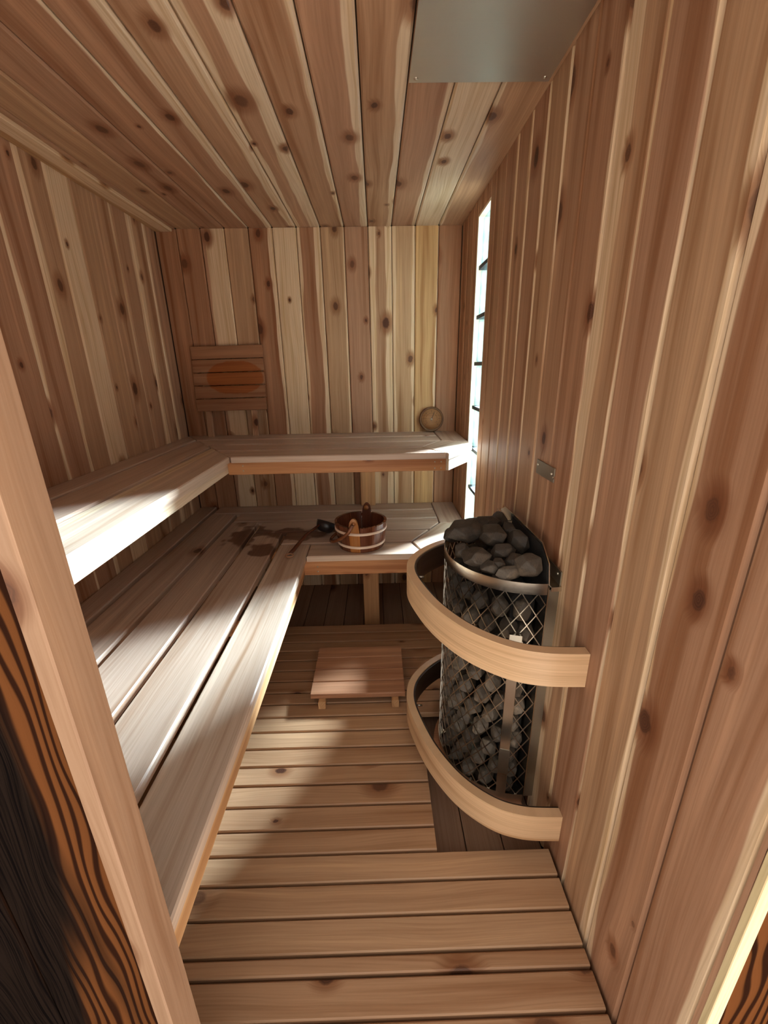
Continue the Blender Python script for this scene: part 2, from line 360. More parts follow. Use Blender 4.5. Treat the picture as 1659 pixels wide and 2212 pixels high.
def tube(name, pts, r, mat, parent, seg=8, flat=1.0, closed=False):
    pts = [V(p) for p in pts]; c = sum(pts, V())/len(pts); bm = bmesh.new(); rings = []; n = len(pts); up = V((0, 0, 1))
    for i, p in enumerate(pts):
        t = (pts[(i+1) % n]-pts[i-1]) if closed else (pts[min(i+1, n-1)]-pts[max(i-1, 0)])
        t.normalize(); a = t.cross(up)
        if a.length < 1e-3: a = t.cross(V((1, 0, 0)))
        a.normalize(); b = a.cross(t)
        rr = r[i] if isinstance(r, (list, tuple)) else r
        rings.append([bm.verts.new(p-c + a*math.cos(k)*rr + b*math.sin(k)*rr*flat) for k in [2*math.pi*j/seg for j in range(seg)]])
    m = n if closed else n-1
    for i in range(m):
        A, B = rings[i], rings[(i+1) % n]
        for j in range(seg): bm.faces.new((A[j], A[(j+1) % seg], B[(j+1) % seg], B[j]))
    if not closed: bm.faces.new(rings[0]); bm.faces.new(rings[-1])
    bmesh.ops.recalc_face_normals(bm, faces=bm.faces)
    uvl = bm.loops.layers.uv.new('UVMap')
    for f in bm.faces:
        f.smooth = True
        for lp in f.loops: lp[uvl].uv = (lp.vert.co.x+lp.vert.co.y, lp.vert.co.z)
    me = bpy.data.meshes.new(name); bm.to_mesh(me); bm.free()
    o = link(name, me, mat, parent, Matrix.Translation(c)); wood_attr(o, 0.5); return o
def screw(parent, loc, n, r=0.004, mat=None):
    return lathe('screw', [(0, 0.0022), (r*0.7, 0.002), (r, 0.0), (r, -0.001)], mat or M_screw, parent, loc, n, 10)

# ---------------------------------------------------------------- room shell
TH = 0.018
def rand_wood(p_sap=0.5):
    tone = rng.random()
    q = rng.random()
    if q < p_sap*0.4: return tone, rng.uniform(0.02, 0.05), 0
    if q < p_sap*0.8: return tone, 0, rng.uniform(0.02, 0.05)
    if q < p_sap: return tone, rng.uniform(0.015, 0.04), rng.uniform(0.015, 0.04)
    return tone, 0, 0
# floor below the duckboard: boards running front to back
floor = boxes('floor', [(XL-0.02, XW+0.02, YF-0.05, YB+0.02, ZF-0.10, ZF-0.02)], M_backing); floor['kind'] = 'structure'
x = XW
while x > XL:
    wd = min(0.118, x-XL)
    board('plank', floor, (x-wd/2, YF, ZF), (x-wd/2, YB, ZF), (0, 0, 1), wd-0.003, 0.02, M_sub, rng.random(), ch=0.002); x -= 0.118
# ceiling
ceil = boxes('ceiling', [(XL-0.02, XW+0.12, YF, YB+0.06, ZC+TH, ZC+0.12)], M_backing); ceil['kind'] = 'structure'
CT = [(.55, 0, 0), (.35, 0, 0), (.25, 0, 0.008), (.3, 0, .03), (.45, 0, .035), (.4, .02, .05), (.45, 0, .02), (.35, 0, .035), (.5, 0, .025), (.35, 0, .02), (.6, 0, .14), (.5, .01, 0)]
for i in range(12):
    x0 = XW-0.1279*(12-i); t, a, b = CT[i]
    ex_ = 0.014 if i == 11 else 0.0
    board('plank', ceil, (x0+0.064+ex_/2, YB+0.012, ZC), (x0+0.064+ex_/2, YF+0.06, ZC), (0, 0, -1), 0.1242+ex_, TH, M_ceil, t, b, a, ch=0.006)
board('plank', ceil, (XL+0.055, YB, ZC), (XL+0.055, YF+0.06, ZC), (0, 0, -1), 0.108, TH, M_ceil, 0.4, ch=0.004)
# back wall
wb = boxes('wall_back', [(XL-0.12, XW+0.12, YB+TH, YB+0.12, ZF-0.1, ZC+0.12)], M_backing); wb['kind'] = 'structure'
BT = [(.15, 0, .0), (.35, 0.0, .105), (.55, 0, 0), (.12, 0, .022), (.75, .14, 0), (.15, .015, .03), (.62, .0, .012), (.33, 0, 0), (.5, .035, .035), (.68, .02, .018), (.9, 0, 0.008), (.1, 0, 0)]
for i in range(12):
    x0 = XW-0.1279*(12-i); t, a, b = BT[i]
    board('plank', wb, (x0+0.064, YB, ZF), (x0+0.064, YB, ZC-0.001), (0, -1, 0), 0.1250, TH, M_wall, t, b, a, ch=0.005)
board('plank', wb, (XL+0.055, YB, ZF), (XL+0.055, YB, ZC-0.001), (0, -1, 0), 0.108, TH, M_wall, 0.12, ch=0.003)
# left wall
wl = boxes('wall_left', [(XL-0.12, XL-TH, YF, YB+0.02, ZF-0.1, ZC+0.12)], M_backing); wl['kind'] = 'structure'
LT = [(.4, 0, .02), (.5, 0, .025), (.45, .02, .0), (.5, .02, 0), (.55, 0, 0), (.6, .15, 0), (.5, .0, .02), (.3, 0, .012), (.25, 0, 0), (.4, 0, .012), (.45, .02, .02), (.4, 0, .02), (.35, 0, 0), (.4, .03, 0), (.5, 0, 0), (.4, .02, 0), (.3, 0, 0)]
y = YB; i = 0
while y > YF+0.02:
    wd = min(0.1335, y-YF); t, a, b = LT[i % len(LT)]
    board('plank', wl, (XL, y-wd/2, ZF), (XL, y-wd/2, ZC-0.001), (1, 0, 0), wd-0.0032, TH, M_wall, t, a, b, ch=0.006); y -= wd; i += 1
# right wall with the slot for the glass blocks
WY0, WY1, WZ0, WZ1 = 2.03, 2.255, 0.485, 2.0
wr = boxes('wall_right', [(XW+TH, XW+0.07, 0.378, WY0, ZF-0.1, ZC+0.12), (XW+TH, XW+0.07, WY1, YB+0.02, ZF-0.1, ZC+0.12),
     (XW+TH, XW+0.07, WY0, WY1, ZF-0.1, WZ0), (XW+TH, XW+0.07, WY0, WY1, WZ1, ZC+0.12)], M_backing); wr['kind'] = 'structure'
RT = {0: (.35, 0, 0), 1: (.3, 0, .02), 2: (.25, 0.02, .0), 3: (.55, 0, 0.02), 4: (.35, 0, .006), 5: (.5, .05, .01), 6: (.25, 0, .006), 7: (.4, 0.01, 0), 8: (.5, 0, .005), 9: (.35, 0, .01), 10: (.4, 0, .01), 11: (.3, 0, 0.01), 12: (.45, 0, 0)}
y = 0.366; segs = [(YF+0.006, 0.366)]
while y < YB-0.001:
    y1 = min(y+0.132, YB); segs.append((y, y1)); y = y1
def rplank(y0, y1, z0, z1, i):
    if y1-y0 < 0.006: return
    t, a, b = RT.get(i, (.4, 0, 0))
    board('plank', wr, (XW, (y0+y1)/2, z0), (XW, (y0+y1)/2, z1), (-1, 0, 0), y1-y0-0.003, TH, M_wall, t, b, a, ch=0.006, seed=i*0.37+0.11)
for i, (y0, y1) in enumerate(segs):
    if y1 <= WY0 or y0 >= WY1: rplank(y0, y1, ZF, ZC-0.001, i)
    else:
        if y0 < WY0: rplank(y0, WY0, ZF, ZC-0.001, i)
        if y1 > WY1: rplank(WY1, y1, ZF, ZC-0.001, i)
        a, b = max(y0, WY0), min(y1, WY1)
        rplank(a, b, WZ1, ZC-0.001, i); rplank(a, b, ZF, WZ0, i)
# strip at the front edge of the wall is the bright door jamb edge
# glass block window
win = empty('window_1', (XW+0.06, (WY0+WY1)/2, WZ0), kind='structure')
e = 0.010
boxes('window_frame', [(XW+0.001, XW+0.068, WY1-e, WY1, WZ0, WZ1), (XW+0.001, XW+0.068, WY0, WY0+e*0.6, WZ0, WZ1),
      (XW+0.001, XW+0.068, WY0+e*.6, WY1-e, WZ1-e, WZ1), (XW+0.001, XW+0.068, WY0+e*.6, WY1-e, WZ0, WZ0+e)], M_reveal, win)
pit = 0.2128; ztop = WZ1-0.012
for i in range(7):
    z1 = ztop-i*pit; z0 = z1-pit+0.018
    z0 = max(z0, WZ0+0.011)
    boxes('glass_block', [(XW+0.022, XW+0.062, WY0+0.008, WY1-0.012, z0, z1)], M_glass, win, 0.004, loc=(XW+0.042, 2.14, (z0+z1)/2))
    if i < 6: boxes('joint', [(XW+0.012, XW+0.064, WY0+0.007, WY1-0.011, z0-0.0175, z0-0.0005)], M_joint, win)
# trim board under the ceiling, left
tr = board('trim_1', None, (XL+0.046, YB-0.001, ZC-0.013), (XL+0.046, YF+0.08, ZC-0.013), (0, 0, -1), 0.09, 0.0125, M_wall, 0.8, 0.06, 0.0, ch=0.003, kind='structure')
# front wall (seen only as the door reveal and the charred siding outside)
JX, JY1 = -0.327, 0.409
wf = boxes('wall_front', [(XL-0.12, JX-0.021, 0.372, JY1-0.001, ZF-0.1, ZC+0.12), (JX-0.021, XW+0.02, 0.372, JY1-0.001, 2.02, ZC+0.12)], M_backing); wf['kind'] = 'structure'
x = JX-0.0215; i = 0
while x > XL-0.1:
    board('siding_board', wf, (x-0.074, 0.362, -0.2), (x-0.074, 0.362, 2.15), (0, -1, 0), 0.147, 0.01, M_burnt, 0.0 if i == 0 else -0.6, ch=0.003, seed=0.37+i); x -= 0.15; i += 1
x = XW+0.0215; i = 0
wfr = boxes('wall_outside', [(XW+0.0215, XW+0.8, 0.3725, 0.40, ZF-0.1, ZC+0.12)], M_backing); wfr['kind'] = 'structure'
while x < XW+0.7:
    board('siding_board', wfr, (x+0.074, 0.362, 2.15), (x+0.074, 0.362, -0.2), (0, -1, 0), 0.147, 0.01, M_burnt, 0.6, ch=0.003, seed=2.2+i); x += 0.15; i += 1
dr = empty('door_1', (0.08, 0.36, ZF), kind='structure')
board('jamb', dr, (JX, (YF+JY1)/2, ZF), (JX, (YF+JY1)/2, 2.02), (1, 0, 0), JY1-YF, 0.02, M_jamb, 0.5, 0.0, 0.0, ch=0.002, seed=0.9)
board('jamb', dr, (XW+0.010, YF-0.006, ZF), (XW+0.010, YF-0.006, 2.02), (0, -1, 0), 0.020, 0.012, M_edge, 0.5, ch=0.001)
board('door_head', dr, (JX, (YF+JY1)/2, 2.02), (XW, (YF+JY1)/2, 2.02), (0, 0, -1), JY1-YF, 0.02, M_wall, 0.5, ch=0.002)
gr = boxes('ground', [(-12, 12, -12, 12, -0.45, -0.40)], M_ground); gr['kind'] = 'structure'  # unseen ground outside, added to cut world light from below

# ---------------------------------------------------------------- duckboard floor grate
duck = empty('duckboard', (0, 1.2, ZF), label='cedar duckboard of cross slats covering the floor beside the lower bench', cat='duckboard')
dy = [0.366, 0.438, 0.511, 0.583, 0.622, 0.697, 0.773, 0.848, 0.918, 0.993, 1.068, 1.141, 1.216, 1.293, 1.367, 1.437, 1.504, 1.576, 1.647, 1.720, 1.792, 1.864, 1.94, 2.016]
for i, (a, b) in enumerate(zip(dy, dy[1:])):
    xr = 0.478 if (b <= 0.85 or a > 1.5) else (0.150 if b <= 1.37 else 0.262 if b <= 1.44 else 0.262)
    hasknot = rng.random()
    board('slat', duck, (-0.80, (a+b)/2, 0), (xr, (a+b)/2, 0), (0, 0, 1), b-a-0.0065, 0.022, M_deck, rng.uniform(0.2, 0.8), ch=0.003)
for xx in (-0.72, -0.30, 0.11):
    board('joist', duck, (xx, 0.37, -0.0225), (xx, 2.01, -0.0225), (0, 0, 1), 0.045, 0.057, M_deck, 0.4)
board('joist', duck, (0.44, 0.37, -0.0225), (0.44, 0.845, -0.0225), (0, 0, 1), 0.045, 0.057, M_deck, 0.4)
board('joist', duck, (0.44, 1.51, -0.0225), (0.44, 2.01, -0.0225), (0, 0, 1), 0.045, 0.057, M_deck, 0.4)

# ---------------------------------------------------------------- lower bench
ZL, BT_ = 0.509, 0.028
def rect(x0, x1, y0, y1): return [(x0, y0), (x1, y0), (x1, y1), (x0, y1)]
lb = empty('lower_bench', (-0.5, 1.6, ZF), label='lower L-shaped cedar bench with the bucket standing on it', cat='bench')
Y0 = JY1+0.003
PIh = math.pi/2
lx = [(-0.503, -0.350), (-0.680, -0.526), (-0.857, -0.702), (-1.031, -0.879), (-1.155, -1.053)]
ye = [1.970, 2.143, 2.318, 2.478, 2.625]
for (a, b), yy, t in zip(lx, ye, (0.75, 0.6, 0.5, 0.45, 0.4)):
    prism('bench_board', lb, rect(a, b, Y0, yy), ZL-BT_, ZL, M_bench, PIh, t, ch=0.004)
D1, D2, D3, D4 = (0.348, 2.247), (0.166, 1.974), (0.219, 1.850), (0.483, 2.209)
def xd(y, A=D1, B=D2): return A[0]+(B[0]-A[0])*(y-A[1])/(B[1]-A[1])
g = 0.004
prism('bench_board', lb, [(-0.346, 1.825), (0.212, 1.825), (D2[0]-g, D2[1]-0.008), (-0.346, 1.968)], ZL-BT_, ZL, M_bench, 0, 0.85, ch=0.004)
prism('bench_board', lb, [(-0.500, 1.986), (xd(1.986)-g*2, 1.986), (xd(2.141)-g*2, 2.141), (-0.500, 2.141)], ZL-BT_, ZL, M_bench, 0, 0.55, ch=0.004)
prism('bench_board', lb, [(-0.676, 2.158), (xd(2.158)-g*2, 2.158), (D1[0]-g*2, 2.247), (D1[0]-g, 2.316), (-0.676, 2.316)], ZL-BT_, ZL, M_bench, 0, 0.5, ch=0.004)
prism('bench_board', lb, rect(-0.853, D1[0]-g, 2.333, 2.475), ZL-BT_, ZL, M_bench, 0, 0.5, ch=0.004)
prism('bench_board', lb, rect(-1.027, D1[0]-g, 2.492, 2.624), ZL-BT_, ZL, M_bench, 0, 0.35, ch=0.004)
prism('bench_board', lb, [(D1[0], D1[1]+g), (0.484, D1[1]-0.02), (0.484, 2.624), (D1[0], 2.624)], ZL-BT_, ZL, M_bench, PIh, 0.3, ch=0.003)
prism('bench_board', lb, [(D2[0]+g, D2[1]), (D3[0], D3[1]-0.022), (0.484, D4[1]), (0.484, D1[1]-0.026), (D1[0]+0.002, D1[1]-0.001)], ZL-BT_, ZL, M_bench, math.radians(53), 0.85, ch=0.003)
ZA = ZL-BT_-0.0005
board('apron', lb, (-0.364, Y0, ZA-0.04), (-0.364, 1.842, ZA-0.04), (1, 0, 0), 0.08, 0.03, M_apron, 0.9)
board('apron', lb, (0.185, 1.843, ZA-0.04), (-0.364, 1.843, ZA-0.04), (0, -1, 0), 0.08, 0.03, M_apron, 0.25, ch=0.002)
board('apron', lb, (0.484, 2.235, ZA-0.04), (0.205, 1.862, ZA-0.04), (0.8, -0.6, 0), 0.08, 0.028, M_apron, 0.8, ch=0.002)
for (a, b) in (((-1.155, Y0, ZA-0.04), (-1.155, 2.62, ZA-0.04)),):
    board('cleat', lb, (-1.12, Y0, ZA-0.04), (-1.12, 2.62, ZA-0.04), (1, 0, 0), 0.08, 0.034, M_apron, 0.3)
board('cleat', lb, (0.45, 2.591, ZA-0.04), (-1.10, 2.591, ZA-0.04), (0, -1, 0), 0.08, 0.034, M_apron, 0.3)
for yy in (0.55, 1.30, 1.95):
    board('crosspiece', lb, (-1.11, yy, ZA-0.02), (-0.40, yy, ZA-0.02), (0, -1, 0), 0.04, 0.04, M_apron, 0.4)
for xx in (-0.05, ):
    board('crosspiece', lb, (xx, 1.875, ZA-0.02), (xx, 2.58, ZA-0.02), (1, 0, 0), 0.04, 0.04, M_apron, 0.4)
board('leg', lb, (-0.052, 2.13, ZF+0.001), (-0.052, 2.13, ZA-0.041), (0, -1, 0), 0.088, 0.04, M_apron, 0.62, seed=0.3)
for yy in (0.60, 1.35, 1.98):
    board('leg', lb, (-0.90, yy, ZF+0.001), (-0.90, yy, ZA-0.041), (0, -1, 0), 0.088, 0.04, M_apron, 0.4)
screw(lb, (-0.30, 1.8425, 0.445), (0, -1, 0)); screw(lb, (-0.30, 1.8425, 0.42), (0, -1, 0))

# ---------------------------------------------------------------- upper bench
ZU = 0.971
ub = empty('upper_bench', (-0.5, 1.6, 0.86), label='upper L-shaped cedar bench running along the left and back walls', cat='bench')
def ym(x): return 1.938+(x+0.685)/(-1.157+0.685)*(2.624-1.938)
ux = [(-0.855, -0.685), (-1.030, -0.875), (-1.155, -1.050)]
for (a, b), t in zip(ux, (0.85, 0.5, 0.35)):
    prism('bench_board', ub, [(a, Y0), (b, Y0), (b, ym(b)-0.002), (a, ym(a)-0.002)], ZU-BT_, ZU, M_bench, PIh, t, 0.0, 0.05 if t > .8 else 0, ch=0.004)
def xm(y): return -0.685+(y-1.938)/(2.624-1.938)*(-1.157+0.685)
E1, E2, E3, E4 = (0.352, 2.290), (0.222, 2.090), (0.330, 1.915), (0.483, 2.135)
uy = [(1.930, 2.082), (2.106, 2.258), (2.282, 2.434), (2.458, 2.624)]
def xe(y): return min(E1[0], E2[0]+(E1[0]-E2[0])*(y-E2[1])/(E1[1]-E2[1])) if y > E2[1] else E2[0]+(E3[0]-E2[0])*(E2[1]-y)/(E2[1]-E3[1])
for i, ((a, b), t) in enumerate(zip(uy, (0.65, 0.5, 0.55, 0.5))):
    pts = [(xm(a)+0.003, a), (xe(a)-0.004, a)]
    if i == 0: pts = [(xm(a)+0.003, a), (E3[0]-0.012, a), (E2[0]-0.003, E2[1]-0.003)]
    if a < E1[1] < b: pts.append((E1[0]-0.004, E1[1]))
    pts += [(xe(b)-0.004, b), (xm(b)+0.003, b)] if i else [(xm(b)+0.003, b-0.003)]
    prism('bench_board', ub, pts, ZU-BT_, ZU, M_bench, 0, t, ch=0.004)
prism('bench_board', ub, [(E1[0], E1[1]+0.003), (0.484, E4[1]+0.05), (0.484, 2.624), (E1[0], 2.624)], ZU-BT_, ZU, M_bench, PIh, 0.35, ch=0.003)
prism('bench_board', ub, [(E2[0]+0.002, E2[1]), (E3[0], E3[1]), (0.484, E4[1]), (0.484, E4[1]+0.045), (E1[0]+0.002, E1[1]-0.003)], ZU-BT_, ZU, M_bench, math.radians(55), 0.8, ch=0.003)
ZA2 = ZU-BT_-0.0005
board('apron', ub, (-0.700, Y0, ZA2-0.026), (-0.700, 1.945, ZA2-0.026), (1, 0, 0), 0.052, 0.03, M_bench, 0.95, 0.03, 0.0, ch=0.002)
board('apron', ub, (0.322, 1.946, ZA2-0.030), (-0.700, 1.946, ZA2-0.030), (0, -1, 0), 0.060, 0.026, M_apron, 0.3, ch=0.002, seed=1.93)
board('apron', ub, (0.484, 2.152, ZA2-0.030), (0.336, 1.945, ZA2-0.030), (0.81, -0.58, 0), 0.060, 0.026, M_bench, 1.0, 0.03, 0.03, ch=0.002)
board('cleat', ub, (-1.12, Y0, ZA2-0.03), (-1.12, 2.62, ZA2-0.03), (1, 0, 0), 0.06, 0.034, M_apron, 0.3)
board('cleat', ub, (0.45, 2.591, ZA2-0.03), (-1.10, 2.591, ZA2-0.03), (0, -1, 0), 0.06, 0.034, M_apron, 0.3)
for yy in (0.55, 1.30, 1.85): board('crosspiece', ub, (-1.11, yy, ZA2-0.02), (-0.735, yy, ZA2-0.02), (0, -1, 0), 0.04, 0.04, M_apron, 0.4)
board('crosspiece', ub, (-0.065, 1.975, ZA2-0.02), (-0.065, 2.58, ZA2-0.02), (1, 0, 0), 0.04, 0.04, M_apron, 0.4)
board('leg', ub, (-0.065, 2.585, ZL+0.001), (-0.065, 2.585, ZA2-0.0605), (0, -1, 0), 0.094, 0.035, M_apron, 0.6)
for sx, dz in ((-0.63, -0.012), (-0.63, -0.036), (0.27, -0.012), (0.27, -0.042), (0.30, -0.012), (0.30, -0.042)):
    screw(ub, (sx, 1.9455, ZA2+dz-0.005), (0, -1, 0), 0.0035)

# ---------------------------------------------------------------- leaning backrest
br = empty('backrest', (-0.84, 2.57, ZU), label='five-slat cedar backrest with an oval orange stain leaning on back wall', cat='backrest')
B0 = V((-0.870, 2.553, ZU+0.001)); B1 = V((-0.862, 2.592, ZU+0.505))
upv = (B1-B0).normalized(); rt = V((1.0, -0.012, 0.012)).normalized(); nf = rt.cross(upv).normalized()   # facing -y
if nf.y > 0: nf = -nf
for k in range(5):
    s = 0.150+0.073*k+0.036
    cpt = B0+upv*s + rt*0.015
    o = board('slat', br, cpt-rt*0.205, cpt+rt*0.205, nf, 0.0685, 0.014, M_backrest, rng.random(), ch=0.003)
    o['row'] = 0.073*(k-2)
for dx in (-0.130, 0.140):
    a = B0+rt*dx-nf*0.0142; b = a+upv*0.500
    board('rail', br, a, b, nf, 0.035, 0.018, M_wall, 0.45, 0.0, 0.004)

# ---------------------------------------------------------------- thermometer
th = empty('thermometer', (0.333, 2.60, ZU), label='round wooden sauna thermometer standing on upper bench against back wall', cat='thermometer')
tc_ = V((0.333, 2.603, ZU+0.0755)); tn = V((0.05, -1, 0.10)).normalized()
o = lathe('body', [(0, -0.014), (0.070, -0.014), (0.0735, -0.010), (0.0735, 0.010), (0.070, 0.014), (0.064, 0.014), (0.062, 0.009), (0, 0.009)], M_rim, th, tc_, tn, 40); wood_attr(o, 0.3)
o = lathe('dial', [(0, 0.0102), (0.061, 0.0102), (0.061, 0.0092)], M_face, th, tc_, tn, 40); wood_attr(o, 0.5)
q = tn.to_track_quat('Z', 'Y'); ax_, ay_ = q @ V((1, 0, 0)), q @ V((0, 1, 0))
if ay_.z < 0: ay_ = -ay_; ax_ = -ax_
def dialbox(name, a, r0, r1, wd, mat, h=0.0108):
    d = ax_*math.sin(a)+ay_*math.cos(a); c = tc_+tn*h+d*(r0+r1)/2
    return board(name, th, c-d*(r1-r0)/2, c+d*(r1-r0)/2, tn, wd, 0.0006, mat, ch=0.0001)
for k in range(25): dialbox('tick', math.radians(-130+k*260/24), 0.047 if k % 4 else 0.043, 0.053, 0.0014 if k % 4 else 0.0022, M_tick)
for k in range(0, 24): dialbox('scale_mark', math.radians(-126+k*252/23), 0.034, 0.0345 if k % 2 else 0.036, 0.005, M_tick)
dialbox('needle', math.radians(22), -0.010, 0.046, 0.003, M_tick, 0.0122)
lathe('needle_cap', [(0, 0.017), (0.004, 0.0165), (0.006, 0.0125), (0.006, 0.0102)], M_screw, th, tc_, tn, 14)

# ---------------------------------------------------------------- slatted footboard on the duckboard
fb = empty('footboard', (-0.1, 1.62, 0), label='small four-slat cedar footboard lying flat on the duckboard', cat='footboard')
for k in range(4):
    ya, yb = 1.425+0.0795*k, 1.425+0.0795*(k+1)-0.003
    board('slat', fb, (-0.303, (ya+yb)/2, 0.058), (0.094, (ya+yb)/2, 0.058), (0, 0, 1), yb-ya, 0.020, M_slat, 0.3+0.15*k, ch=0.003)
for xx in (-0.255, 0.052):
    board('runner', fb, (xx, 1.405, 0.0375), (xx, 1.735, 0.0375), (0, 0, 1), 0.030, 0.0365, M_apron, 0.8)

# ---------------------------------------------------------------- bucket
bk = empty('bucket', (-0.09, 1.962, ZL), label='dark red-brown staved sauna bucket with two pale hoops on lower bench', cat='bucket')
bc = V((-0.09, 1.962, ZL+0.001)); NS = 14; RB, RT_, HB = 0.113, 0.129, 0.130
def stave(k, h, tone, ear=False):
    a0 = 2*math.pi*(k-0.485)/NS; a1 = 2*math.pi*(k+0.485)/NS; bm = bmesh.new(); cols = 5; rows = [0, .2, .5, .8, 1.0]
    if ear: rows = [0, .25, .5, .72, .8, .88, .94, .975, .993, 1.0]
    gi, go = [], []
    for rr in rows:
        z = h*rr; rad = RB+(RT_-RB)*min(z/HB, 1.15); li, lo = [], []
        sh = 1.0
        if ear and z > HB*0.98: sh = math.sqrt(max(0.05, 1-((z-HB*0.98)/(h-HB*0.98))**2))*0.86
        for c_ in range(cols):
            am = (a0+a1)/2; a = am+(a0+(a1-a0)*c_/(cols-1)-am)*sh
            lo.append(bm.verts.new((rad*math.cos(a), rad*math.sin(a), z))); li.append(bm.verts.new(((rad-0.012)*math.cos(a), (rad-0.012)*math.sin(a), z)))
        gi.append(li); go.append(lo)
    for r_ in range(len(rows)-1):
        for c_ in range(cols-1):
            bm.faces.new((go[r_][c_], go[r_][c_+1], go[r_+1][c_+1], go[r_+1][c_])); bm.faces.new((gi[r_][c_], gi[r_+1][c_], gi[r_+1][c_+1], gi[r_][c_+1]))
        bm.faces.new((go[r_][0], go[r_+1][0], gi[r_+1][0], gi[r_][0])); bm.faces.new((go[r_][-1], gi[r_][-1], gi[r_+1][-1], go[r_+1][-1]))
    for c_ in range(cols-1):
        for R_ in (0, -1): bm.faces.new((go[R_][c_], go[R_][c_+1], gi[R_][c_+1], gi[R_][c_]))
    bmesh.ops.recalc_face_normals(bm, faces=bm.faces)
    uvl = bm.loops.layers.uv.new('UVMap')
    for f in bm.faces:
        for lp in f.loops:
            a = math.atan2(lp.vert.co.y, lp.vert.co.x); am = (a0+a1)/2
            lp[uvl].uv = (lp.vert.co.z, ((a-am+math.pi) % (2*math.pi)-math.pi)*RT_)
    me = bpy.data.meshes.new('stave'); bm.to_mesh(me); bm.free()
    o = link('stave', me, M_bucket, bk, Matrix.Translation(bc)); wood_attr(o, tone, hw=0.03); return o
front = 10   # angle 10/14*360 = 257 deg : toward the camera, a little left
for k in range(NS):
    ear = k in (front, (front+7) % NS)
    stave(k, 0.178 if ear else HB, 0.95 if k == front else rng.uniform(0.1, 0.55), ear)
o = lathe('bucket_base', [(0, 0.012), (RB-0.013, 0.012), (RB-0.013, 0.002), (0, 0.002)], M_bucket, bk, bc, (0, 0, 1), 28); wood_attr(o, 0.3)
for z in (0.028, 0.098):
    r = RB+(RT_-RB)*z/HB+0.0002
    lathe('hoop', [(r+0.0035, z-0.006), (r+0.0035, z+0.006), (r, z+0.006), (r, z-0.006), (r+0.0035, z-0.006)], M_hoop, bk, bc, (0, 0, 1), 48)
fa = 2*math.pi*front/NS; fd = V((math.cos(fa), math.sin(fa), 0)); sdv = V((-fd.y, fd.x, 0)); sdv = sdv if sdv.x < 0 else -sdv
for s in (1, -1):
    p = bc+V((0, 0, 0.153))+fd*s*(RT_-0.012)
    tube('pivot_knob', [p-fd*s*0.010, p+fd*s*0.004, p+fd*s*0.020], [0.011, 0.013, 0.009], M_bucket, bk, 12)['tone'] = 0.8
pts = []
for k in range(25):
    a = math.pi*k/24; rad = 0.147
    along = math.cos(a)*rad; outw = math.sin(a)*rad*1.05
    pts.append(bc+V((0, 0, 0.153-0.130*math.sin(a)**0.6))+fd*along+sdv*outw)
o = tube('bail_handle', pts, 0.0065, M_bucket, bk, 8, flat=1.3); o['tone'] = 0.55
# ---------------------------------------------------------------- ladle
ld = empty('ladle', (-0.30, 2.04, ZL), label='black ladle with a brown wooden handle lying left of the bucket', cat='ladle')
lc = V((-0.283, 2.110, ZL+0.046))
lathe('cup', [(0, -0.034), (0.030, -0.033), (0.046, -0.020), (0.052, 0.0), (0.054, 0.022), (0.0515, 0.022), (0.049, 0.0), (0.043, -0.018), (0.028, -0.030), (0, -0.031)], M_black, ld, lc, (0.35, 0.35, 1), 28)
hp = [lc+V((-0.030, -0.036, 0.018)), V((-0.372, 2.02, ZL+0.036)), V((-0.395, 1.95, ZL+0.024)), V((-0.413, 1.885, ZL+0.014)), V((-0.425, 1.84, ZL+0.010))]
o = tube('ladle_handle', hp, [0.008, 0.009, 0.010, 0.011, 0.010], M_bucket, ld, 10, flat=0.7); o['tone'] = 0.2
tube('hanging_ring', [V((-0.425, 1.822, ZL+0.009))+V((math.cos(a)*0.018, math.sin(a)*0.018, 0)) for a in [2*math.pi*i/18 for i in range(18)]], 0.0035, M_slat, ld, 6, closed=True)

